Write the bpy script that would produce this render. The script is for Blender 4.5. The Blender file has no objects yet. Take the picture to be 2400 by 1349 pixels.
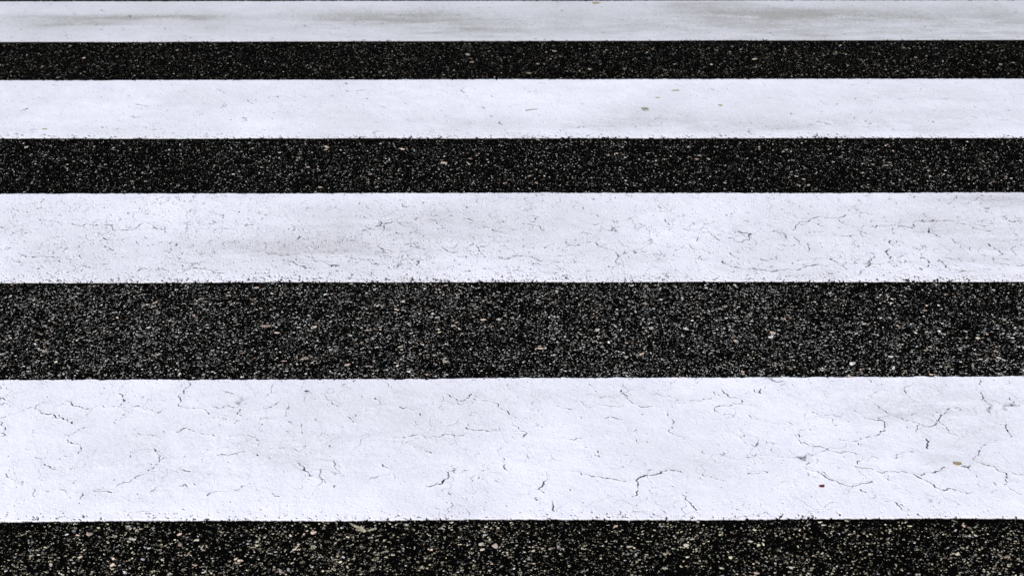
import bpy, math
import numpy as np
from mathutils import Vector

sc = bpy.context.scene
R = math.radians

# ------------------------------------------------------------------ camera
PW, PH = 2400.0, 1349.0            # size of the photograph, used to turn measured places into metres
FPX = 3000.0                       # focal length in photograph pixels
YH = -1052.4                       # horizon row
W = 0.5                            # width of a painted stripe, metres
CY = PH / 2
TH = math.atan((CY - YH) / FPX)    # camera pitch, below the horizon
K = 12956.4 * W
CAM_H = K * math.cos(TH) ** 2 / FPX

cam_d = bpy.data.cameras.new("camera")
cam_d.sensor_width = 36.0
cam_d.lens = FPX / PW * 36.0
cam_d.clip_start = 0.05
cam_d.clip_end = 2000.0
cam_d.dof.use_dof = True
cam_d.dof.focus_distance = 2.95
cam_d.dof.aperture_fstop = 6.7
cam = bpy.data.objects.new("camera", cam_d)
cam.location = (0, 0, CAM_H)
cam.rotation_euler = (math.pi / 2 - TH, 0, 0)
sc.collection.objects.link(cam)
sc.camera = cam

# ------------------------------------------------------------------ light
SUN_EL, SUN_AZ = R(38), R(222)     # azimuth clockwise from +Y: the sun stands behind the camera, to its left
world = bpy.data.worlds.new("World")
sc.world = world
world.use_nodes = True
wn = world.node_tree.nodes
sky = wn.new("ShaderNodeTexSky")
sky.sky_type = 'NISHITA'
sky.sun_disc = False
sky.sun_elevation = SUN_EL
sky.sun_rotation = SUN_AZ
wn["Background"].inputs[1].default_value = 0.10
world.node_tree.links.new(sky.outputs[0], wn["Background"].inputs[0])

sun_d = bpy.data.lights.new("sun", 'SUN')
sun_d.energy = 3.4
sun_d.angle = R(0.6)
sun_d.color = (1.0, 0.965, 0.915)
sun = bpy.data.objects.new("sun", sun_d)
dirv = Vector((math.sin(SUN_AZ) * math.cos(SUN_EL), math.cos(SUN_AZ) * math.cos(SUN_EL), math.sin(SUN_EL)))
sun.rotation_euler = dirv.to_track_quat('Z', 'Y').to_euler()
sun.location = dirv * 20
sc.collection.objects.link(sun)

sc.view_settings.view_transform = 'Standard'
sc.view_settings.look = 'None'
sc.view_settings.gamma = 1.0
sc.view_settings.exposure = 0.41

# ------------------------------------------------------------------ helpers
def ground(px, py):
    """place on the road (z = 0) of a point measured in the photograph"""
    s = K / (py - YH)                          # Z + h tan(TH)
    Y = s - CAM_H * math.tan(TH)
    zc = s * math.cos(TH)
    return (px - PW / 2) / FPX * zc, Y

def px_per_m(py):
    return FPX / (K / (py - YH) * math.cos(TH))

def hash2(ix, iy, seed):
    h = (ix.astype(np.int64) * 374761393 + iy.astype(np.int64) * 668265263 + seed * 1442695041) & 0xFFFFFFFF
    h = ((h ^ (h >> 13)) * 1274126177) & 0xFFFFFFFF
    h = h ^ (h >> 16)
    h = (h * 2246822519) & 0xFFFFFFFF
    h = h ^ (h >> 15)
    return (h & 0xFFFFFF).astype(np.float32) / np.float32(0xFFFFFF)

def vnoise(x, y, seed):
    fx, fy = np.floor(x), np.floor(y)
    ix, iy = fx.astype(np.int64), fy.astype(np.int64)
    tx = (x - fx).astype(np.float32); ty = (y - fy).astype(np.float32)
    tx = tx * tx * (3 - 2 * tx); ty = ty * ty * (3 - 2 * ty)
    a = hash2(ix, iy, seed); b = hash2(ix + 1, iy, seed)
    c = hash2(ix, iy + 1, seed); d = hash2(ix + 1, iy + 1, seed)
    return (a + (b - a) * tx) * (1 - ty) + (c + (d - c) * tx) * ty

def fbm(x, y, scale, octv, seed, gain=0.5):
    s = None; amp = 1.0; f = 1.0 / scale
    ca, sa = 0.8, 0.6
    for o in range(octv):
        xr = (x * ca - y * sa) * f + 17.3 * o; yr = (x * sa + y * ca) * f - 9.1 * o
        n = (vnoise(xr, yr, seed + o * 101) - 0.5) * amp
        s = n if s is None else s + n
        amp *= gain; f *= 2.03
        ca, sa = ca * 0.36 - sa * 0.93, sa * 0.36 + ca * 0.93
    return s / (s.std() + 1e-9)                # unit variance

def sstep(a, b, x):
    t = np.clip((x - a) / (b - a), 0, 1)
    return t * t * (3 - 2 * t)

def worley(x, y, seed):
    ix, iy = np.floor(x), np.floor(y)
    f1 = np.full(x.shape, 9.0, np.float32); f2 = f1.copy()
    for dx in (-1, 0, 1):
        for dy in (-1, 0, 1):
            cx, cy = ix + dx, iy + dy
            qx = cx + hash2(cx, cy, seed); qy = cy + hash2(cx, cy, seed + 7)
            d = np.hypot(qx - x, qy - y).astype(np.float32)
            n1 = np.minimum(f1, d)
            f2 = np.minimum(f2, np.maximum(f1, d))
            f1 = n1
    return f2 - f1

def mesh_obj(name, verts, faces, mat, smooth=True):
    """faces: (n, k) array, all faces with k corners"""
    verts = np.asarray(verts, np.float32); faces = np.asarray(faces, np.int32)
    me = bpy.data.meshes.new(name)
    n, k = faces.shape
    me.vertices.add(len(verts)); me.vertices.foreach_set("co", verts.ravel())
    me.loops.add(n * k); me.loops.foreach_set("vertex_index", faces.ravel())
    me.polygons.add(n)
    me.polygons.foreach_set("loop_start", np.arange(0, n * k, k, dtype=np.int32))
    me.polygons.foreach_set("use_smooth", np.full(n, smooth, bool))
    me.update(calc_edges=True)
    me.materials.append(mat)
    o = bpy.data.objects.new(name, me)
    sc.collection.objects.link(o)
    return o

def tag(o, label=None, cat=None, group=None, kind=None):
    for k, v in (("label", label), ("category", cat), ("group", group), ("kind", kind)):
        if v: o[k] = v
    return o

def new_mat(name):
    m = bpy.data.materials.new(name); m.use_nodes = True
    nt = m.node_tree
    b = nt.nodes["Principled BSDF"]
    return m, nt, b

def node(nt, typ, **kw):
    n = nt.nodes.new(typ)
    for k, v in kw.items(): setattr(n, k, v)
    return n

def mixc(nt, fac, a, b, mode='MIX'):
    n = node(nt, "ShaderNodeMix", data_type='RGBA', blend_type=mode)
    for sock, v in ((n.inputs[0], fac), (n.inputs[6], a), (n.inputs[7], b)):
        if isinstance(v, bpy.types.NodeSocket): nt.links.new(v, sock)
        else: sock.default_value = v
    return n.outputs[2]

def ramp(nt, src, stops):
    n = node(nt, "ShaderNodeValToRGB")
    e = n.color_ramp.elements
    while len(e) < len(stops): e.new(0.5)
    for el, (p, c) in zip(e, stops):
        el.position = p; el.color = (c, c, c, 1) if not isinstance(c, tuple) else c
    nt.links.new(src, n.inputs[0])
    return n.outputs[0]

def tex_noise(nt, vec, scale, detail=2.0, rough=0.5):
    n = node(nt, "ShaderNodeTexNoise")
    n.inputs["Scale"].default_value = scale; n.inputs["Detail"].default_value = detail
    n.inputs["Roughness"].default_value = rough
    nt.links.new(vec, n.inputs["Vector"])
    return n.outputs["Fac"]

def tex_vor(nt, vec, scale, out="Distance"):
    n = node(nt, "ShaderNodeTexVoronoi")
    n.inputs["Scale"].default_value = scale
    nt.links.new(vec, n.inputs["Vector"])
    return n.outputs[out]

# ------------------------------------------------------------------ materials
def asphalt_material():
    m, nt, b = new_mat("asphalt")
    co = node(nt, "ShaderNodeTexCoord").outputs["Object"]
    grain = tex_vor(nt, co, 190.0)                       # ~5 mm stones coated in bitumen
    fine = tex_noise(nt, co, 420.0, 3.0, 0.6)
    # small grains where the bitumen has worn off the sand
    v = node(nt, "ShaderNodeTexVoronoi"); v.inputs["Scale"].default_value = 300.0
    nt.links.new(co, v.inputs["Vector"])
    sep = node(nt, "ShaderNodeSeparateColor"); nt.links.new(v.outputs["Color"], sep.inputs[0])
    pick = ramp(nt, sep.outputs[0], [(0.0, 0.0), (0.80, 0.0), (0.86, 1.0), (1.0, 1.0)])
    core = ramp(nt, v.outputs["Distance"], [(0.0, 1.0), (0.25, 1.0), (0.42, 0.0), (1.0, 0.0)])
    chip = node(nt, "ShaderNodeMath", operation='MULTIPLY')
    nt.links.new(pick, chip.inputs[0]); nt.links.new(core, chip.inputs[1])
    black = mixc(nt, fine, (0.0006, 0.0006, 0.0006, 1), (0.0035, 0.0034, 0.0031, 1))
    tone = mixc(nt, sep.outputs[1], (0.006, 0.006, 0.0055, 1), (0.14, 0.135, 0.115, 1))
    nt.links.new(mixc(nt, chip.outputs[0], black, tone), b.inputs["Base Color"])
    b.inputs["Roughness"].default_value = 0.9
    b.inputs["Specular IOR Level"].default_value = 0.0
    h = node(nt, "ShaderNodeMath", operation='MULTIPLY_ADD')
    nt.links.new(grain, h.inputs[0]); h.inputs[1].default_value = -1.0
    nt.links.new(fine, h.inputs[2])
    bp = node(nt, "ShaderNodeBump"); bp.inputs["Strength"].default_value = 1.0
    bp.inputs["Distance"].default_value = 0.002
    nt.links.new(h.outputs[0], bp.inputs["Height"]); nt.links.new(bp.outputs[0], b.inputs["Normal"])
    return m

def aggregate_material():
    m, nt, b = new_mat("aggregate")
    co = node(nt, "ShaderNodeTexCoord").outputs["Object"]
    at = node(nt, "ShaderNodeAttribute", attribute_name="stone_colour")
    n = tex_noise(nt, co, 430.0, 2.0, 0.55)
    # bitumen film left on the stone
    film = node(nt, "ShaderNodeMath", operation='ADD')
    nt.links.new(n, film.inputs[0]); nt.links.new(at.outputs["Alpha"], film.inputs[1])
    worn = ramp(nt, film.outputs[0], [(0.0, 0.0), (0.50, 0.0), (0.60, 1.0), (1.0, 1.0)])
    fine = tex_noise(nt, co, 900.0, 2.0, 0.6)
    tint = ramp(nt, fine, [(0.25, 0.6), (0.75, 1.15)])
    col = mixc(nt, 1.0, at.outputs["Color"], tint, 'MULTIPLY')
    nt.links.new(mixc(nt, worn, (0.0008, 0.0008, 0.0007, 1), col), b.inputs["Base Color"])
    b.inputs["Roughness"].default_value = 0.7
    b.inputs["Specular IOR Level"].default_value = 0.0
    return m

def paint_material():
    m, nt, b = new_mat("road_paint")
    co = node(nt, "ShaderNodeTexCoord").outputs["Object"]
    bare = node(nt, "ShaderNodeAttribute", attribute_name="bare").outputs["Fac"]
    dirt = node(nt, "ShaderNodeAttribute", attribute_name="grime").outputs["Fac"]
    g1 = tex_noise(nt, co, 9.0, 4.0, 0.55)
    g2 = tex_noise(nt, co, 330.0, 3.0, 0.65)
    white = mixc(nt, g1, (0.755, 0.738, 0.80, 1), (0.845, 0.822, 0.868, 1))
    white = mixc(nt, 1.0, white, ramp(nt, g2, [(0.22, 0.70), (0.40, 0.95), (0.52, 1.0), (1.0, 1.03)]), 'MULTIPLY')
    g3 = tex_noise(nt, co, 640.0, 2.0, 0.6)
    area = ramp(nt, tex_noise(nt, co, 14.0, 3.0, 0.6), [(0.35, 0.0), (0.65, 1.0)])
    grit = node(nt, "ShaderNodeMath", operation='MULTIPLY')
    nt.links.new(ramp(nt, g3, [(0.0, 0.75), (0.35, 0.55), (0.455, 0.0), (1.0, 0.0)]), grit.inputs[0]); nt.links.new(area, grit.inputs[1])
    white = mixc(nt, grit.outputs[0], white, (0.22, 0.22, 0.21, 1))
    col = mixc(nt, dirt, white, (0.25, 0.24, 0.205, 1))
    nt.links.new(mixc(nt, bare, col, (0.002, 0.002, 0.0018, 1)), b.inputs["Base Color"])
    b.inputs["Roughness"].default_value = 0.62
    b.inputs["Specular IOR Level"].default_value = 0.3
    bp = node(nt, "ShaderNodeBump"); bp.inputs["Strength"].default_value = 0.35
    bp.inputs["Distance"].default_value = 0.0008
    nt.links.new(tex_noise(nt, co, 480.0, 3.0, 0.6), bp.inputs["Height"])
    nt.links.new(bp.outputs[0], b.inputs["Normal"])
    return m

def debris_material(name, c1, c2, scale=300.0, rough=0.7):
    m, nt, b = new_mat(name)
    co = node(nt, "ShaderNodeTexCoord").outputs["Object"]
    f = ramp(nt, tex_noise(nt, co, scale, 3.0, 0.6), [(0.35, 0.0), (0.65, 1.0)])
    nt.links.new(mixc(nt, f, (*c1, 1), (*c2, 1)), b.inputs["Base Color"])
    b.inputs["Roughness"].default_value = rough
    b.inputs["Specular IOR Level"].default_value = 0.25
    return m

M_ASPH = asphalt_material()
M_AGG = aggregate_material()
M_PAINT = paint_material()

# ------------------------------------------------------------------ the road
S = 400.0
road = mesh_obj("road", [(-S, -S, 0), (S, -S, 0), (S, S, 0), (-S, S, 0)], [(0, 1, 2, 3)], M_ASPH)
tag(road, kind="structure")

# ------------------------------------------------------------------ painted stripes
# rows of near and far edge, at the left and the right border of the photograph, front stripe first
EDGE = [((1222.0, 1214.5), (891.0, 882.5)),
        ((663.0, 660.0), (455.0, 452.5)),
        ((325.5, 323.5), (190.0, 185.5)),
        ((99.0, 94.0), (5.0, 1.6))]
NEAR = [(ground(0, a[0]), ground(PW, a[1])) for a, b in EDGE]
FAR = [(ground(0, b[0]), ground(PW, b[1])) for a, b in EDGE]
def line_y(seg, x):
    (x0, y0), (x1, y1) = seg
    return y0 + (x - x0) * (y1 - y0) / (x1 - x0)

# cracks seen in the photograph: polylines in enlarged views (offset, scale), strength first
C4 = (2.8763, [
 (0, "7 0,150 30,160 50,172 55,195|6 0,290 30,285 70,265 110,260 155,240 200,222 245,210 290,186 315,184|9 245,210 285,255 335,265 375,280 420,285 460,300 490,315 490,330|8 0,310 18,340 38,370 40,405 10,415|7 630,350 555,362 510,385 470,410 440,405|9 460,436 490,460 550,492 575,487|4 550,492 525,535|7 450,170 495,208 560,225 605,230|7 700,208 770,213 840,216 900,213 960,215 1000,235 1045,248 1090,243 1120,225|5 810,125 838,175|6 840,190 822,220 820,290 790,295 775,330|8 1273,50 1250,95 1205,145 1207,212 1240,215 1290,222 1330,225 1385,230 1410,262|7 1435,215 1500,222 1560,215 1620,203 1660,195|5 1780,222 1820,220 1870,185 1900,172 1945,175 1950,210 1930,245 1925,275|6 1620,230 1608,250 1635,275|8 1755,290 1775,295|8 1805,292 1840,292|8 1950,313 1975,314|5 1775,320 1772,345|9 2170,128 2195,140 2215,170 2250,200 2285,215|7 1195,385 1225,368 1285,368 1340,380 1380,400 1430,400 1450,410|5 1550,410 1690,410 1745,418 1765,455 1740,490 1650,515 1580,530 1470,535|6 1740,490 1748,550|4 2040,330 2042,400|7 2065,465 2040,490|7 2230,470 2235,490|7 1885,490 1915,490|8 1040,490 1050,515 1088,545|5 1088,545 1075,590 1030,630 990,660 940,675 885,715 780,760|9 2005,590 2035,610 2060,645 2090,680|6 2090,680 2150,695 2220,725|5 180,500 240,550 310,560|5 300,600 345,625 380,630|7 45,665 65,690 95,705 100,740|8 220,765 245,780 235,820|5 290,778 340,780|6 405,770 450,790|6 510,790 550,790 550,835|9 640,780 690,780 740,787 790,792|5 1120,745 1060,755 1020,780|4 1210,630 1290,650 1330,655 1410,600|6 1385,662 1415,667|4 1810,705 1650,745 1600,775 1550,780 1480,780 1400,810|9 1840,800 1885,818|9 990,933 1015,930|4 890,400 1000,405 1060,405 1090,430"),
 (800, "8 230,155 265,182 285,205|5 285,205 235,210 195,215|7 395,215 440,217 490,235|7 530,255 535,272|8 40,280 65,292 85,318|7 65,292 85,285|5 715,130 740,150 775,160 800,178 850,155 880,125|7 850,155 900,165 960,172 1020,182 1060,195 1085,230 1120,240 1135,265 1180,285 1215,292|4 1215,292 1300,300|5 1120,62 1160,112 1195,155|5 1215,292 1150,330 1200,370|8 1200,370 1222,425|7 850,320 848,365|5 848,365 900,372 990,378 1080,378|6 830,400 760,405 730,395 660,418 580,428 430,420 360,422 300,422|8 1100,440 1120,460|6 1080,490 1065,550 1090,585 1095,620 1120,650|6 1440,200 1480,220 1560,232|7 1620,180 1650,215 1700,213 1780,205 1850,212 1900,205|7 1890,100 1910,130 1930,160 1960,190 2010,205 2060,215|4 2060,215 2160,205|6 2090,125 2150,135 2210,140 2255,190 2300,190|6 2255,190 2230,215|9 2185,240 2200,280 2245,320|7 2245,320 2205,375 2250,405 2295,412|5 1745,155 1800,135 1850,155|6 1780,290 1810,280 1830,285 1900,300|5 1600,455 1665,490|5 1510,432 1585,427 1640,410|7 1710,540 1740,555 1730,510|7 1565,650 1620,670 1690,685 1760,690 1810,695 1860,705 1920,715|7 2010,690 2060,675 2130,665 2190,640 2250,640 2300,655|7 2010,690 2000,740 1990,790 1960,820|9 705,650 730,680 715,700 665,735|5 665,735 580,750|6 730,780 725,850 720,900|5 710,645 750,640 800,625|6 280,600 330,640|6 490,480 515,495|6 570,515 610,525|7 1385,660 1395,690 1360,740 1365,790|6 1425,850 1435,915|6 1030,710 1050,725|5 925,695 990,640 1000,630"),
 (1600, "6 0,190 40,180 90,172 150,160 200,157|8 265,100 280,125 340,150 400,170 405,195 450,205 490,218|5 400,195 310,210 215,220 215,240 270,270 340,272|6 480,95 520,125 520,105 560,70|7 450,270 460,290 560,312 650,330|7 740,60 755,85|8 970,285 1010,295 1045,340|6 830,235 900,255 970,285|9 1160,240 1190,255|6 1190,255 1230,290 1300,305 1355,310 1365,375 1330,395 1260,412 1200,425 1160,445|6 1060,432 1100,437 1160,445 1220,485 1290,505|7 1235,30 1270,50|6 1310,110 1270,140 1275,155|10 1295,195 1320,210 1345,235 1400,265 1480,292 1560,320|4 1560,320 1600,330 1720,318|4 1600,330 1575,380|9 1820,213 1860,218|5 1820,213 1780,240 1735,285 1735,320|6 1735,320 1790,385 1840,402 1890,415|7 1755,40 1765,75|5 1760,80 1750,130|9 2005,35 2030,80|9 2015,110 2030,160 2055,190 2075,215 2065,250|7 2055,300 2100,320 2180,340 2230,320|8 2180,340 2190,380 2215,415|7 2210,150 2235,180 2215,205|8 2110,455 2040,465 2005,505 1975,545 1990,590|4 2170,440 2110,455|10 1990,590 2030,600 2110,625 2180,670 2185,695 2165,745|6 2165,745 2210,770 2300,800|8 2220,658 2300,655|8 1940,605 1920,618 1880,615|6 1940,610 1940,650 1985,685|8 780,375 785,410 800,460|6 820,368 780,375|8 855,368 872,368|5 800,460 880,480 960,490 1020,515 1100,515 1160,525 1210,550 1250,540 1330,560|7 1410,560 1440,545 1480,520 1550,515 1610,525|9 1640,430 1645,480 1650,495|8 1210,550 1180,600|7 830,555 855,590 830,630|10 830,630 880,645 930,660 960,690 1000,705 1050,725 1090,742|5 1090,742 1160,745 1220,730 1280,715|6 1160,620 1240,625 1300,645|8 1300,645 1360,657 1440,652 1500,652 1550,665 1590,690 1640,710 1690,735 1710,758 1780,775 1880,790|7 1600,675 1640,655 1700,655 1730,645 1790,630|6 815,685 750,720 765,770|5 435,555 480,555 540,540 600,540 700,550 780,555 840,570|6 605,490 625,530 660,550|8 390,370 415,388 390,415|6 390,415 410,440 450,465 490,478|8 135,670 150,685 210,692 280,710|4 280,710 340,685|6 440,665 480,665|8 540,645 570,660|5 480,665 540,645|7 1200,770 1235,790|5 1100,850 1110,870|7 1365,850 1385,852|8 1430,855 1460,880 1480,910|7 0,810 25,815 45,855 75,890 95,910|5 2085,790 2120,770|7 1360,690 1385,708|8 365,905 385,912")])
C3 = (2.9975, [
 (0, "9 100,245 140,240 185,228|9 350,207 390,215 425,232|7 510,230 600,232 680,238 720,238 790,247 825,275 900,270 960,265|10 1030,220 1080,240 1110,262 1140,268|4 960,265 990,228 1040,222|6 810,180 850,195 900,190|7 1500,205 1535,225|5 1345,120 1310,165 1355,185|7 1500,275 1530,262 1570,262 1650,265|7 1720,235 1780,230|6 1280,222 1340,235|5 380,325 440,320 480,295 510,285|9 130,435 160,445 185,462|6 185,462 260,460 330,460 395,465 430,500 490,515 560,520 610,530 660,545|5 395,465 450,435|8 115,498 145,493|9 265,545 275,540|6 50,390 105,400|6 730,325 790,345|8 175,290 195,295|7 0,370 20,372|5 1160,537 1230,538|7 1260,575 1290,560 1320,545|9 1360,537 1420,545 1490,555 1520,575|5 1520,575 1580,572|5 1255,490 1300,495 1390,500|7 1490,420 1510,435|7 1660,385 1710,393 1760,410 1830,420 1890,437 1950,440 2040,443|8 2150,455 2200,465 2240,492 2300,510 2390,522|7 2020,490 2090,515 2150,535 2210,548|5 2050,235 2055,275|8 2085,340 2105,315|7 2190,390 2230,410|7 2280,540 2330,525|7 730,510 760,510|5 770,395 800,415|6 1500,150 1570,190|5 440,400 500,405 560,400|5 690,292 705,300|5 850,455 880,465|5 610,300 620,310"),
 (800, "7 160,175 220,195 290,222|10 280,224 330,220|7 330,220 390,218 445,225|8 290,222 240,250|9 150,275 170,268|7 620,195 660,205 675,230 730,260|8 430,85 470,108|6 370,125 425,138|5 870,190 920,200|7 955,213 1000,215|8 1115,213 1145,215|8 1270,228 1330,232 1390,245 1405,270|9 1060,268 1120,285 1170,302|6 455,365 510,365 560,382 630,382|7 685,380 720,400 760,425|9 760,425 815,427|7 280,400 330,412 350,425|5 330,412 375,385|6 950,375 965,405 990,440 1010,460|7 1290,375 1285,400 1360,402|7 1120,475 1180,472 1300,462 1340,458 1390,490 1440,487|9 1310,462 1340,458|6 1430,400 1480,375|7 1600,382 1670,373|7 1730,358 1780,360 1830,385 1880,407 1940,425|8 1940,425 1955,460 1930,500 2000,520|7 1490,490 1530,498|5 1500,465 1570,455 1650,465 1640,500|7 20,457 90,473 160,480 205,485 230,510 320,517|8 470,468 540,475 585,480|6 540,475 530,515 560,530|9 870,560 905,557|6 1000,540 1080,543|7 1060,565 1120,580|8 1610,72 1660,82|5 1660,82 1700,125|7 1910,205 1930,225|8 2090,225 2130,245|6 2180,245 2300,250 2330,235|8 2270,195 2310,235|6 2190,485 2230,495 2260,497|6 1700,285 1760,300|9 1108,44 1130,47|9 1400,151 1412,152|6 2200,440 2240,445|6 1850,270 1930,275"),
 (1600, "8 0,260 60,280 120,298 220,315|6 220,315 350,348 440,342|8 470,325 480,297 430,293 390,280|6 440,342 470,325|7 150,228 200,225 250,210|8 60,225 80,222|6 100,350 110,320|8 45,370 60,395 100,412 190,432 240,430|7 330,430 350,450 400,475|10 550,478 600,490|5 600,480 660,450|8 280,490 310,515 380,535 440,550 530,545 700,552 820,550|7 820,550 870,525 920,517 1000,523 1030,517|5 820,550 810,595|6 540,300 610,287 680,275|6 690,285 740,308|10 765,270 790,265|7 790,265 860,215 900,195 1030,188 1100,185 1145,165|6 770,165 810,185 890,190|6 780,322 820,355|5 875,365 880,435|9 1070,490 1120,510 1150,495|6 1040,470 1070,490|6 975,535 1010,560 1060,580|6 1120,510 1190,545|7 1090,195 1140,225 1190,245 1290,238 1360,242 1460,243|9 1360,242 1460,243 1540,243 1620,228 1690,212 1760,200|8 1760,200 1870,200 1940,225 2020,238 2100,240 2140,245|6 1940,225 2010,240 2060,265 2165,275|7 1695,155 1760,195|6 1210,100 1225,130 1260,148|5 1290,150 1330,165|6 1475,245 1480,300|5 1060,303 1200,305 1340,303|6 1260,310 1320,345|8 1205,365 1220,385|6 1180,400 1195,430|6 1340,435 1310,490 1285,530|6 1450,400 1440,440 1450,470|7 1480,345 1490,390|7 1680,430 1695,470 1730,510 1680,550|10 1790,480 1830,505 1845,530 1880,548|6 1880,548 1950,555 2050,560|7 1850,465 1935,467 1955,490|7 1730,260 1770,300 1810,325|8 1790,365 1840,385 1875,410 1885,435|6 1900,335 1920,365|8 2150,370 2190,400 2230,425 2225,450|6 2100,445 2140,460|7 2180,470 2190,500 2260,510|5 2260,510 2390,515|7 2340,385 2340,450|7 2290,205 2380,210|6 2340,260 2350,310|7 1590,20 1630,40|8 1560,485 1640,500|8 2110,545 2160,550")])
C2 = (2.9975, [
 (0, "5 945,738 990,742 1040,750|6 1525,630 1550,645 1580,662|5 1735,700 1780,735|5 330,720 340,732|4 1290,632 1320,640|6 945,893 955,898|6 165,778 195,765|6 1700,832 1725,848|7 1215,940 1225,943|4 1910,685 1960,695|5 735,712 748,712"),
 (800, "6 860,620 858,650 868,658|6 670,663 685,668|7 178,697 184,700|5 462,840 505,860|6 1110,855 1140,885|7 1310,862 1328,864|6 1560,877 1605,875|5 990,755 1005,770|7 1668,712 1674,714|5 880,742 905,750|5 1150,915 1170,905"),
 (1600, "7 1205,705 1215,690|7 1295,705 1340,715|7 1340,680 1420,702|5 1510,700 1550,702|6 940,858 1000,870|7 1000,870 1045,880|8 1280,855 1290,862|6 1305,890 1315,915|5 600,690 615,690|6 475,868 485,872|5 2300,662 2320,672|6 1640,805 1655,808|5 1120,685 1140,690|5 1820,700 1870,688|6 1215,828 1205,845")])
CRACKS = [(C4, 880.0), (C3, 450.0), (C2, 0.0), (None, 0.0)]

# grime left by tyres and shoes: centre x, y, half length, half width (photograph pixels), strength
GRIME = [
 [(1150, 1010, 350, 70, .11), (560, 1060, 280, 70, .14), (2240, 980, 260, 100, .16), (2050, 930, 300, 60, .11), (300, 1110, 220, 70, .11), (1350, 920, 500, 30, .08), (820, 950, 260, 40, .07), (1750, 1090, 200, 50, .06)],
 [(680, 573, 260, 34, .15), (480, 590, 300, 30, .09), (930, 505, 300, 34, .15), (1050, 560, 360, 60, .10), (2330, 560, 160, 60, .18), (2350, 470, 140, 14, .30), (1950, 600, 400, 50, .08), (2080, 520, 240, 45, .07)],
 [(1500, 262, 110, 26, .18), (1270, 290, 330, 18, .13), (2250, 268, 170, 14, .22), (2080, 290, 250, 18, .14), (240, 305, 260, 14, .08), (2200, 225, 260, 20, .12), (1900, 300, 400, 14, .12), (420, 225, 300, 22, .07), (1700, 285, 260, 16, .10), (800, 262, 260, 26, .09)],
 [(240, 42, 260, 6, .34), (180, 55, 140, 10, .26), (420, 42, 80, 4, .30), (880, 40, 170, 13, .28), (1000, 45, 260, 26, .18), (1130, 75, 140, 14, .12), (1840, 30, 210, 10, .42), (1960, 42, 180, 7, .28), (1660, 12, 150, 8, .26), (2330, 40, 170, 36, .20), (2120, 75, 300, 20, .10), (1500, 52, 500, 34, .12), (1950, 55, 420, 34, .14), (600, 60, 420, 30, .10)]]

rng = np.random.default_rng(5)

def rough_line(pts, rnd, amp=0.16, it=3):
    pts = [np.array(p, float) for p in pts]
    for _ in range(it):
        out = [pts[0]]
        for a, b in zip(pts, pts[1:]):
            d = b - a; L = np.hypot(*d)
            nrm = np.array((-d[1], d[0])) / (L + 1e-9)
            out += [(a + b) / 2 + nrm * L * amp * rnd.normal(), b]
        pts = out
        amp *= 0.85
    return np.array(pts)

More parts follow.
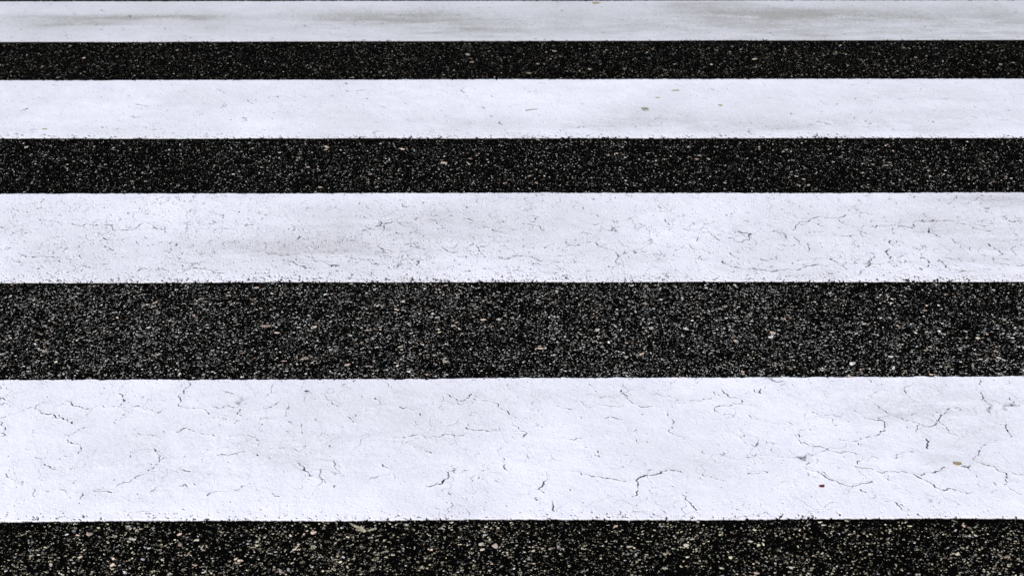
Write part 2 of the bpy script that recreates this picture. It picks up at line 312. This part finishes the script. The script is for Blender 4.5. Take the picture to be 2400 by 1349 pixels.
def make_stripe(i, step, half, p):
    near, far = NEAR[i], FAR[i]
    mg = 0.010
    fine = np.arange(-half, half + step / 2, step)
    out = np.arange(half + 0.012, 3.0, 0.012)
    xs = np.concatenate([-out[::-1], fine, out])
    ny = int((line_y(far, 0) - line_y(near, 0) + 2 * mg) / (step * p.get('ys', 1.0)))
    t = np.linspace(0, 1, ny)
    X = np.broadcast_to(xs[None, :], (ny, len(xs))).astype(np.float32)
    yn = line_y(near, xs) - mg; yf = line_y(far, xs) + mg
    Y = (yn[None, :] + t[:, None] * (yf - yn)[None, :]).astype(np.float32)
    sd = 1000 * i
    en = Y - (yn + mg)[None, :] + p.get('nw', 0.0009) * fbm(X, Y, 0.012, 4, sd + 1, 0.7) + 0.0012 * fbm(X, 0 * Y, 0.4, 3, sd + 2)
    ef = (yf - mg)[None, :] - Y + p.get('fw', 0.0010) * fbm(X, Y, 0.018, 4, sd + 3, 0.65) + 0.0010 * fbm(X, 0 * Y, 0.5, 3, sd + 4)
    soft = 0.0010
    cov = sstep(-soft, soft, en) * sstep(-soft, soft, ef)
    # pits worn through the paint, many of them along the near edge
    nz = fbm(X, Y, p['pit'], 3, sd + 5, 0.6)
    patch = fbm(X, Y, 0.09, 3, sd + 6)
    e = np.maximum(en, 0)
    share = (p['f0'] + p['f1'] * np.exp(-e / p['l1']) + p['f2'] * np.exp(-e / p['l2'])) * np.exp(0.30 * patch) + 0.06 * np.exp(-np.maximum(ef, 0) / 0.006)
    share = share * (0.35 + 0.65 * sstep(0.0012, 0.0042, en))
    qs = np.linspace(0, 1, 2001)
    thr = np.interp(1 - np.clip(share, 0, 0.9), qs, np.quantile(nz[::3, ::3], qs))
    pit = sstep(thr - 0.10, thr + 0.16, nz)
    # traced cracks
    crack = np.zeros_like(X); lip = np.zeros_like(X)
    rnd = np.random.default_rng(77 + i)
    gapn = 0.75 * fbm(X, Y, 0.0055, 2, sd + 7) + 0.6 * fbm(X, Y, 0.03, 2, sd + 17)
    def stamp(gp, st, wid):
        lo, hi = gp.min(0) - 0.02, gp.max(0) + 0.02
        j0, j1 = np.searchsorted(xs, (lo[0], hi[0]))
        rows = np.where((Y[:, len(xs) // 2] > lo[1] - 0.02) & (Y[:, len(xs) // 2] < hi[1] + 0.02))[0]
        if not len(rows) or j1 - j0 < 2: return
        sl = (slice(rows[0], rows[-1] + 1), slice(j0, j1))
        x, y = X[sl], Y[sl]
        d = np.full(x.shape, 1.0, np.float32)
        for a, b in zip(gp, gp[1:]):
            ab = b - a
            tt = np.clip(((x - a[0]) * ab[0] + (y - a[1]) * ab[1]) / (ab @ ab + 1e-12), 0, 1)
            d = np.minimum(d, np.hypot(x - a[0] - tt * ab[0], y - a[1] - tt * ab[1]))
        g = gapn[sl]
        w = wid * np.clip(0.58 + 0.58 * g, 0.30, 2.5)
        a_ = np.clip((w + step * 0.55 - d) / (step * 1.1), 0, 1) * np.clip(2 * w / step, 0, 1)
        a_ = a_ * np.clip((st * 1.40 + 0.40 * g) * p.get('cs', 1), 0.50 * (st + 0.2) * p.get('cs', 1), 1)
        crack[sl] = np.maximum(crack[sl], a_)
        lip[sl] = np.maximum(lip[sl], st * np.exp(-(np.maximum(d - 0.001, 0) / 0.005) ** 2))
    spec, oy = CRACKS[i]
    if spec:
        scl, views = spec
        for ox, txt in views:
            for item in txt.split("|"):
                q = item.split(" ")
                s = int(q[0]) / 10
                pts = []
                for c in q[1:]:
                    u, v = map(float, c.split(","))
                    pts.append(ground(ox + u / scl, oy + v / scl))
                gp = rough_line(pts, rnd, 0.17, 4)
                stamp(gp, s, p['cw'] * (0.45 + 0.75 * s))
    # small random cracks and nicks between the traced ones
    for _ in range(p.get('nicks', 0)):
        x0 = rnd.uniform(-half, half); y0 = line_y(near, x0) + rnd.uniform(0.02, 0.98) ** p.get('npow', 1.0) * W
        a0 = rnd.uniform(0, math.pi); L = rnd.gamma(2.0, p['nl'] / 2)
        gp = rough_line([(x0, y0), (x0 + L * math.cos(a0), y0 + L * math.sin(a0))], rnd, 0.28, 3)
        stamp(gp, rnd.uniform(0.25, 0.62), p['cw'] * rnd.uniform(0.3, 0.75))
    # faint net of hairline cracks
    if p.get('net', 0) > 0:
        wx = X + 0.012 * fbm(X, Y, 0.05, 3, sd + 8); wy = Y + 0.012 * fbm(X, Y, 0.05, 3, sd + 9)
        f = worley(wx / p['cell'], wy / p['cell'], sd + 10) * p['cell']
        mk = sstep(-0.5, 1.0, fbm(X, Y, 0.07, 3, sd + 11) + 0.4 * patch) * np.clip(0.75 + 0.60 * gapn, 0.15, 1.15)
        crack = np.maximum(crack, p['net'] * mk * np.clip(1.15 - f / (step * p.get('nwid', 1.25)), 0, 1))
        lip = np.maximum(lip, 0.3 * mk * np.exp(-(f / 0.006) ** 2))
    bare = np.clip(np.maximum(1 - cov * (1 - pit), crack), 0, 1)
    # relief of the paint layer
    relief = 0.00016 * fbm(X, Y, 0.030, 3, sd + 12) + p['grain'] * fbm(X, Y, 0.0045, 3, sd + 13, 0.7) + 0.00045 * lip
    thick = 0.0026 + relief
    solid = cov * (1 - pit)
    Z = -0.0012 + (0.0012 + thick) * solid - 0.0018 * crack * solid
    # grime
    gr = p['base'] + 0.035 * fbm(X, Y, 0.25, 4, sd + 14) * p.get('gv', 1)
    sx = fbm(X * 0.25, Y, 0.035, 4, sd + 15, 0.6)
    spk = fbm(X, Y, 0.006, 3, sd + 16, 0.7)
    for (cx, cy, hx, hy, s) in GRIME[i]:
        gx, gy = ground(cx, cy)
        lx = hx / px_per_m(cy)
        ly = abs(ground(cx, cy - hy)[1] - ground(cx, cy + hy)[1]) / 2
        q = ((X - gx) / lx) ** 2 + ((Y - gy) / ly + 0.16 * sx) ** 2
        gr = gr + s * np.exp(-q) * np.clip(1.0 + 0.20 * sx + 0.22 * spk, 0, 2)
    gr = gr + 0.05 * np.clip(spk - 1.3, 0, 2) + 0.10 * lip * 0.3
    gr = np.clip(gr, 0, 0.85)
    n0, n1 = X.shape
    verts = np.stack([X, Y, Z.astype(np.float32)], -1).reshape(-1, 3)
    idx = np.arange(n0 * n1, dtype=np.int32).reshape(n0, n1)
    faces = np.stack([idx[:-1, :-1], idx[:-1, 1:], idx[1:, 1:], idx[1:, :-1]], -1).reshape(-1, 4)
    o = mesh_obj("crossing_stripe", verts, faces, M_PAINT)
    for nm, arr in (("bare", bare), ("grime", gr)):
        at = o.data.attributes.new(nm, 'FLOAT', 'POINT')
        at.data.foreach_set("value", np.ascontiguousarray(arr, np.float32).ravel())
    return o

P4 = dict(pit=0.0050, cs=1.12, f0=.0032, f1=.08, l1=.003, f2=.16, l2=.009, cw=0.00105, nicks=320, nl=0.009, net=0.70, cell=0.080, grain=0.00008, base=0.03, nw=.0006, gv=1.2)
P3 = dict(pit=0.0046, f0=.024, f1=.06, l1=.003, f2=.36, l2=.0145, cw=0.00140, cs=1.28, nicks=1300, nl=0.012, net=0.62, nwid=1.5, cell=0.058, grain=0.00008, base=0.10, npow=1.4, nw=.0006, gv=1.2)
P2 = dict(pit=0.0062, f0=.0060, f1=.08, l1=.003, f2=.28, l2=.014, cw=0.0017, nicks=380, nl=0.011, net=0.0, cell=0.08, grain=0.00008, base=0.11, npow=1.3, ys=1.2, nw=.0006, gv=1.2)
P1 = dict(pit=0.0080, f0=.0045, f1=.12, l1=.006, f2=.0, l2=.03, cw=0.0019, nicks=260, nl=0.010, net=0.0, cell=0.08, grain=0.00008, base=0.36, ys=1.3, nw=.0006)
GRP = "white stripes of the pedestrian crossing"
LAB = ["widest and nearest white stripe, crackled paint with a red leaf scrap on it",
       "white stripe densely crackled all over, with a pitted ragged near edge, second from the front",
       "fairly clean white stripe with a twig and moss crumb, second from the back",
       "farthest narrow white stripe with grey-brown tyre smears, at the top edge"]
for i, (st, hf, p) in enumerate(((0.00105, 1.30, P4), (0.0014, 1.75, P3), (0.0023, 2.05, P2), (0.003, 2.45, P1))):
    tag(make_stripe(i, st, hf, p), LAB[i], "road marking", GRP)

# ------------------------------------------------------------------ stones showing in the asphalt
ICO = []
_t = (1 + 5 ** .5) / 2
for a in (-1, 1):
    for b in (-_t, _t):
        ICO += [(0, a, b), (a, b, 0), (b, 0, a)]
ICO = np.array(ICO) / math.hypot(1, _t)
from mathutils.geometry import convex_hull_2d
import bmesh
_bm = bmesh.new()
for v in ICO: _bm.verts.new(v)
bmesh.ops.convex_hull(_bm, input=_bm.verts)
bmesh.ops.recalc_face_normals(_bm, faces=_bm.faces)
_bm.verts.index_update()
ICO = np.array([v.co[:] for v in _bm.verts]); ICO_F = np.array([[v.index for v in f.verts] for f in _bm.faces])
_bm.free()

def build_aggregate():
    bands = [  # near y, far y, half width, bright stones per square metre, brightness
        (1.62, line_y(NEAR[0], 0), 1.35, 30000, 0.90, 1.0),
        (line_y(FAR[0], 0), line_y(NEAR[1], 0), 1.70, 32000, 0.90, 0.25),
        (line_y(FAR[1], 0), line_y(NEAR[2], 0), 2.05, 10500, 1.0, 0.3),
        (line_y(FAR[2], 0), line_y(NEAR[3], 0), 2.45, 7500, 0.72, 0.6),
        (line_y(FAR[3], 0), line_y(FAR[3], 0) + 0.5, 2.8, 5000, 0.42, 0.3)]
    P, SZ, COL = [], [], []
    for (y0, y1, hw, dens, br, warm) in bands:
        n = int(2 * hw * (y1 - y0) * dens * 1.5)
        x = rng.uniform(-hw, hw, n); y = rng.uniform(y0, y1, n)
        cl = fbm(x, y, 0.05, 3, 900) * 0.5 + fbm(x, y, 0.4, 2, 901) * 0.25
        edge = np.minimum(1, (y1 - y) / 0.03)          # fewer bare stones right beside the paint
        keep = rng.random(n) < np.clip(0.66 + 0.25 * cl, 0.1, 1) * (0.35 + 0.65 * edge)
        x, y = x[keep], y[keep]; n = len(x)
        r = np.clip(rng.lognormal(math.log(0.00111), 0.45, n), 0.0005, 0.0055)
        v = np.clip(rng.lognormal(math.log(0.50), 0.75, n), 0.02, 0.92) * br
        hue = rng.random(n)
        base = np.tile(np.array([0.97, 0.96, 0.93]), (n, 1))
        base[hue < 0.30 + 0.50 * warm] = (1.0, 0.905, 0.64 if warm > .5 else 0.80)
        base[hue < 0.07 * (1 + 1.6 * warm)] = (1.0, 0.84, 0.64)
        base[hue < 0.018] = (1.0, 0.70, 0.54)
        big = r > 0.0034
        pick = big & (rng.random(n) < 0.35)
        base[pick] = np.array([(1.0, 0.74, 0.58)]) * 1.0
        col = base * v[:, None]
        al = rng.uniform(-0.10, 0.16, n)               # how much bitumen film is left
        al[pick] += 0.10
        P.append(np.stack([x, y], 1)); SZ.append(r)
        COL.append(np.concatenate([col, al[:, None]], 1))
    # larger tan stones where the photograph shows them: x, y, length in pixels
    tan = "290,840,22;210,1252,24;272,1256,16;477,1288,16;680,1254,13;555,1318,22;1128,1275,20;1130,1287,14;1160,1280,22;1610,1277,22;1475,1280,14;1855,1330,16;1760,1268,15;622,764,24;715,840,20;735,767,16;946,706,14;700,767,14;1026,744,12;1026,754,12;1062,764,16;1076,770,12;1070,755,12;1132,749,14;1167,748,12;1202,746,18;1297,794,20;1305,682,14;1267,816,14;1018,832,14;1116,830,14;1475,748,16;1527,768,14;1835,747,16;1853,744,14;1812,780,15;2168,727,15;2292,792,16;2295,830,16;2340,838,14;2180,812,12;1745,770,12;2026,758,12;177,716,10;180,797,14;105,823,14;85,796,12;17,824,14;130,848,14;105,850,16;220,670,12;370,830,12;815,854,16;1465,835,12;940,812,14;1046,847,14;1745,688,14;1700,718,12;2065,690,10;2085,744,12;1100,385,14;700,370,12;723,392,13;945,350,14;1040,382,16;1103,372,10;1240,413,14;1425,364,12;1460,362,14;1445,360,12;870,408,12;310,425,16;60,345,18;220,343,12;465,353,10;765,344,16;1660,372,14;1872,434,12;1895,434,12;2020,405,16;2035,418,10;1640,365,12;1868,413,14;135,182,14;1098,129,15;1105,146,10;1260,150,12;1383,163,12;1462,162,11;1240,172,13;1680,118,12;1300,120,12;2345,151,10;400,1345,18;1310,1283,14;1280,1302,16;900,1265,14;1150,1268,16;1250,1290,14;1560,1330,18;1690,1252,16;1930,1230,18;2010,1255,16;2245,1298,18;1985,1220,12;1060,1224,14;700,1275,14;660,1340,14;120,1322,16;460,1265,14;90,1288,14;2330,1330,14;2150,1345,16"
    pts = [tuple(map(float, q.split(","))) for q in tan.split(";")]
    q = np.array([ground(a, b) for a, b, c in pts])
    rr = np.array([c / 2 / px_per_m(b) for a, b, c in pts]) * 0.66
    k = len(q)
    far_ = np.array([1.0 if b > 300 else 0.75 for a, b, c in pts])
    tc = np.array([(0.48, 0.38, 0.30), (0.50, 0.44, 0.34), (0.46, 0.35, 0.28), (0.52, 0.46, 0.38), (0.42, 0.36, 0.30)])[rng.integers(0, 5, k)] * rng.uniform(0.85, 1.45, (k, 1)) * far_[:, None]
    P.append(q); SZ.append(rr); COL.append(np.concatenate([tc, rng.uniform(0.02, 0.22, (k, 1))], 1))
    P = np.concatenate(P); SZ = np.concatenate(SZ); COL = np.concatenate(COL)
    n = len(P)
    m = len(ICO)
    V = ICO[None] * (1 + 0.22 * rng.normal(size=(n, m, 1))) + 0.12 * rng.normal(size=(n, m, 3))
    V[..., 0] *= rng.uniform(1.0, 1.8, (n, 1)); V[..., 1] *= rng.uniform(0.65, 1.05, (n, 1))
    V[..., 2] = np.clip(V[..., 2], -0.8, rng.uniform(0.35, 0.9, (n, 1))) * rng.uniform(0.13, 0.28, (n, 1))
    a = rng.normal(0, 0.5, n); ca, sa = np.cos(a)[:, None], np.sin(a)[:, None]
    x = V[..., 0] * ca - V[..., 1] * sa; y = V[..., 0] * sa + V[..., 1] * ca; z = V[..., 2].copy()
    tx, ty = rng.normal(0, 0.13, (2, n, 1))
    z = z + x * tx + y * ty
    V = np.stack([x, y, z], -1) * SZ[:, None, None]
    V[..., 0] += P[:, 0:1]; V[..., 1] += P[:, 1:2]; V[..., 2] += (0.0001 + rng.uniform(-0.03, 0.12, n) * SZ)[:, None]
    F = ICO_F[None] + (np.arange(n) * m)[:, None, None]
    o = mesh_obj("aggregate", V.reshape(-1, 3), F.reshape(-1, 3), M_AGG, smooth=False)
    at = o.data.attributes.new("stone_colour", 'FLOAT_COLOR', 'POINT')
    at.data.foreach_set("color", np.repeat(COL, m, 0).astype(np.float32).ravel())
    tag(o, "pale and tan stone grains set in the black asphalt between the white stripes", "gravel", kind="stuff")
    print("stones", n)
build_aggregate()

# ------------------------------------------------------------------ small litter
def flake(name, px, py, length, width, rot, curl, mat, z0, label, cat, thick=0.0005, outline=None, seed=0, nu=14, nv=7, jag=0.10):
    """a thin curled flake with thickness; rot is about the vertical axis, sizes in metres"""
    r = np.random.default_rng(seed)
    top = []
    for a in range(nu + 1):
        u = a / nu * 2 - 1
        hw = outline(u) if outline else math.sqrt(max(0.0, 1 - abs(u) ** 2.2)) * (1 - 0.25 * u)
        hw = max(hw, 0.03) * (1 + jag * r.normal())
        for b in range(nv + 1):
            v = b / nv * 2 - 1
            x = u * length / 2; y = v * hw * width / 2 + 0.06 * width * math.sin(3 * u + seed)
            z = curl * (u * u * 0.8 + 0.5 * v * v * hw + 0.25 * u * v) + 0.12 * curl * r.normal()
            top.append((x, y, max(z, 0.0) + thick))
    top = np.array(top); bot = top - (0, 0, thick)
    ring = []
    idx = np.arange((nu + 1) * (nv + 1)).reshape(nu + 1, nv + 1)
    N = idx.size
    f = []
    for a in range(nu):
        for b in range(nv):
            q = (idx[a, b], idx[a + 1, b], idx[a + 1, b + 1], idx[a, b + 1])
            f.append(q); f.append(tuple(N + k for k in q[::-1]))
    ring = list(idx[:, 0]) + list(idx[-1, 1:]) + list(idx[-2::-1, -1]) + list(idx[0, -2:0:-1])
    for p, q in zip(ring, ring[1:] + ring[:1]):
        f.append((q, p, N + p, N + q))
    o = mesh_obj(name, np.concatenate([top, bot]), f, mat)
    gx, gy = ground(px, py)
    o.location = (gx, gy, z0); o.rotation_euler = (0, 0, rot)
    return tag(o, label, cat)

def lump(name, px, py, sx, sy, sz, rot, mat, z0, label, cat, seed=0, rough=0.12):
    bm = bmesh.new()
    bmesh.ops.create_icosphere(bm, subdivisions=3, radius=1.0)
    r = np.random.default_rng(seed)
    k = r.normal(size=(6, 3)) * 2.2; ph = r.uniform(0, 6.28, 6)
    for v in bm.verts:
        d = 1 + rough * sum(math.sin(float(k[j] @ np.array(v.co)) + ph[j]) for j in range(6)) / 2
        v.co = Vector((v.co.x * sx * d / 2, v.co.y * sy * d / 2, max(v.co.z * d, -0.75) * sz / 2))
    V = np.array([v.co[:] for v in bm.verts]); bm.verts.index_update()
    F = [[v.index for v in f.verts] for f in bm.faces]; bm.free()
    V[:, 2] -= V[:, 2].min()
    o = mesh_obj(name, V, F, mat)
    gx, gy = ground(px, py)
    o.location = (gx, gy, z0); o.rotation_euler = (0, 0, rot)
    return tag(o, label, cat)

ZP = 0.0026
D_RED = debris_material("dry_red_leaf", (0.16, 0.012, 0.008), (0.045, 0.006, 0.005))
D_TAN = debris_material("dry_tan_leaf", (0.42, 0.33, 0.20), (0.20, 0.14, 0.08), 420)
D_DARK = debris_material("dark_stone", (0.045, 0.045, 0.05), (0.12, 0.12, 0.12), 420)
D_BLACK = debris_material("black_crumb", (0.008, 0.008, 0.008), (0.02, 0.02, 0.02))
D_CREAM = debris_material("cream_paint", (0.50, 0.46, 0.33), (0.14, 0.12, 0.08), 260)
D_YEL = debris_material("yellow_leaf", (0.40, 0.32, 0.05), (0.25, 0.20, 0.06))
D_MOSS = debris_material("moss", (0.12, 0.13, 0.06), (0.30, 0.30, 0.22), 500)
D_OLIVE = debris_material("olive_leaf", (0.26, 0.26, 0.12), (0.38, 0.37, 0.22), 400)
D_TWIG = debris_material("twig_bark", (0.20, 0.18, 0.12), (0.34, 0.32, 0.24), 500)

flake("leaf_fragment", 1925, 1141.5, 0.0115, 0.0075, R(24), 0.0022, D_RED, ZP, "tiny dark red curled leaf fragment lying on the nearest white stripe", "leaf fragment", seed=3)
flake("leaf_fragment", 2243, 1088, 0.018, 0.0115, R(8), 0.0010, D_TAN, ZP, "dry tan leaf flake lying on the nearest white stripe beside a dark crack", "leaf fragment", seed=4)
lump("pebble", 718, 919, 0.0105, 0.0055, 0.0022, R(-4), D_DARK, ZP, "flat dark grey oval pebble on the nearest white stripe near its far edge", "pebble", seed=5)
lump("crumb", 291, 941, 0.0042, 0.0048, 0.0028, 0, D_BLACK, ZP, "tiny round black crumb on the nearest white stripe, near the left side", "crumb", seed=6)
def torn(u):
    return (0.55 + 0.35 * math.sin(2.2 * u + 0.6) + 0.10 * math.sin(9 * u)) * math.sqrt(max(0.0, 1 - u ** 4))
flake("paint_flake", 838, 1236, 0.044, 0.014, R(-38), 0.0006, D_CREAM, 0.0012, "long cream flake of old paint stuck on the black asphalt at the front", "paint flake", outline=torn, seed=7, thick=0.0008, nu=26, jag=0.32)
flake("paint_flake", 871, 1242.5, 0.021, 0.007, R(22), 0.0008, D_CREAM, 0.0014, "short cream paint flake on the black asphalt, right of the long cream flake", "paint flake", outline=torn, seed=8, thick=0.0008)
flake("leaf_fragment", 1688, 249, 0.013, 0.011, R(15), 0.0015, D_YEL, ZP, "tiny mustard yellow leaf bit on the stripe second from the back", "leaf fragment", seed=9)
lump("moss_crumb", 1511, 257.5, 0.023, 0.020, 0.005, R(12), D_MOSS, ZP, "grey-green moss crumb on the stripe second from the back", "moss", seed=10, rough=0.28)
flake("leaf_fragment", 1583, 214, 0.030, 0.010, R(3), 0.0008, D_OLIVE, ZP, "pale olive leaf sliver on the stripe second from the back, nearest its far edge", "leaf fragment", seed=11)
flake("leaf_fragment", 1541, 231, 0.019, 0.009, R(4), 0.0008, D_OLIVE, ZP, "small olive leaf sliver just behind the moss crumb", "leaf fragment", seed=12)
flake("leaf_fragment", 1397, 9, 0.036, 0.020, R(-3), 0.0012, D_TAN, ZP, "flat brown dry leaf scrap on the farthest white stripe at its far edge", "leaf fragment", seed=13)
flake("leaf_fragment", 105, 304.5, 0.018, 0.008, R(-6), 0.0008, D_OLIVE, ZP, "thin green leaf sliver on the second stripe from the back, at far left", "leaf fragment", seed=14)
lump("moss_crumb", 303, 41, 0.013, 0.014, 0.005, 0, D_MOSS, ZP, "small green moss crumb on the farthest white stripe", "moss", seed=15, rough=0.25)

def twig(px0, py0, px1, py1, rad, label):
    a = np.array([*ground(px0, py0)]); b = np.array([*ground(px1, py1)])
    r = np.random.default_rng(21)
    n, k = 12, 6
    V, F = [], []
    d = (b - a) / np.hypot(*(b - a)); nm = np.array((-d[1], d[0]))
    L = np.hypot(*(b - a))
    for s in range(n + 1):
        t = s / n
        c = (t - 0.5) * L
        off = 0.05 * L * math.sin(4.2 * t) + 0.0004 * r.normal()
        rr = rad * (1 - 0.5 * t) * (1 + 0.15 * r.normal())
        for j in range(k):
            an = 2 * math.pi * j / k
            p = d * c + nm * (off + rr * math.cos(an))
            V.append((p[0], p[1], rad + rr * math.sin(an)))
    for s in range(n):
        for j in range(k):
            F.append((s * k + j, s * k + (j + 1) % k, (s + 1) * k + (j + 1) % k, (s + 1) * k + j))
    V.append((*(d * -0.5 * L), rad)); V.append((*(d * 0.5 * L + nm * 0.05 * L * math.sin(4.2)), rad))
    for j in range(k):
        F.append((j, len(V) - 2, len(V) - 2, (j + 1) % k)) if False else None
    o = mesh_obj("twig", V, F, D_TWIG)
    o.location = (*((a + b) / 2), ZP)
    tag(o, label, "twig")
twig(1232, 262, 1258, 258, 0.0016, "thin pale twig lying on the stripe second from the back")
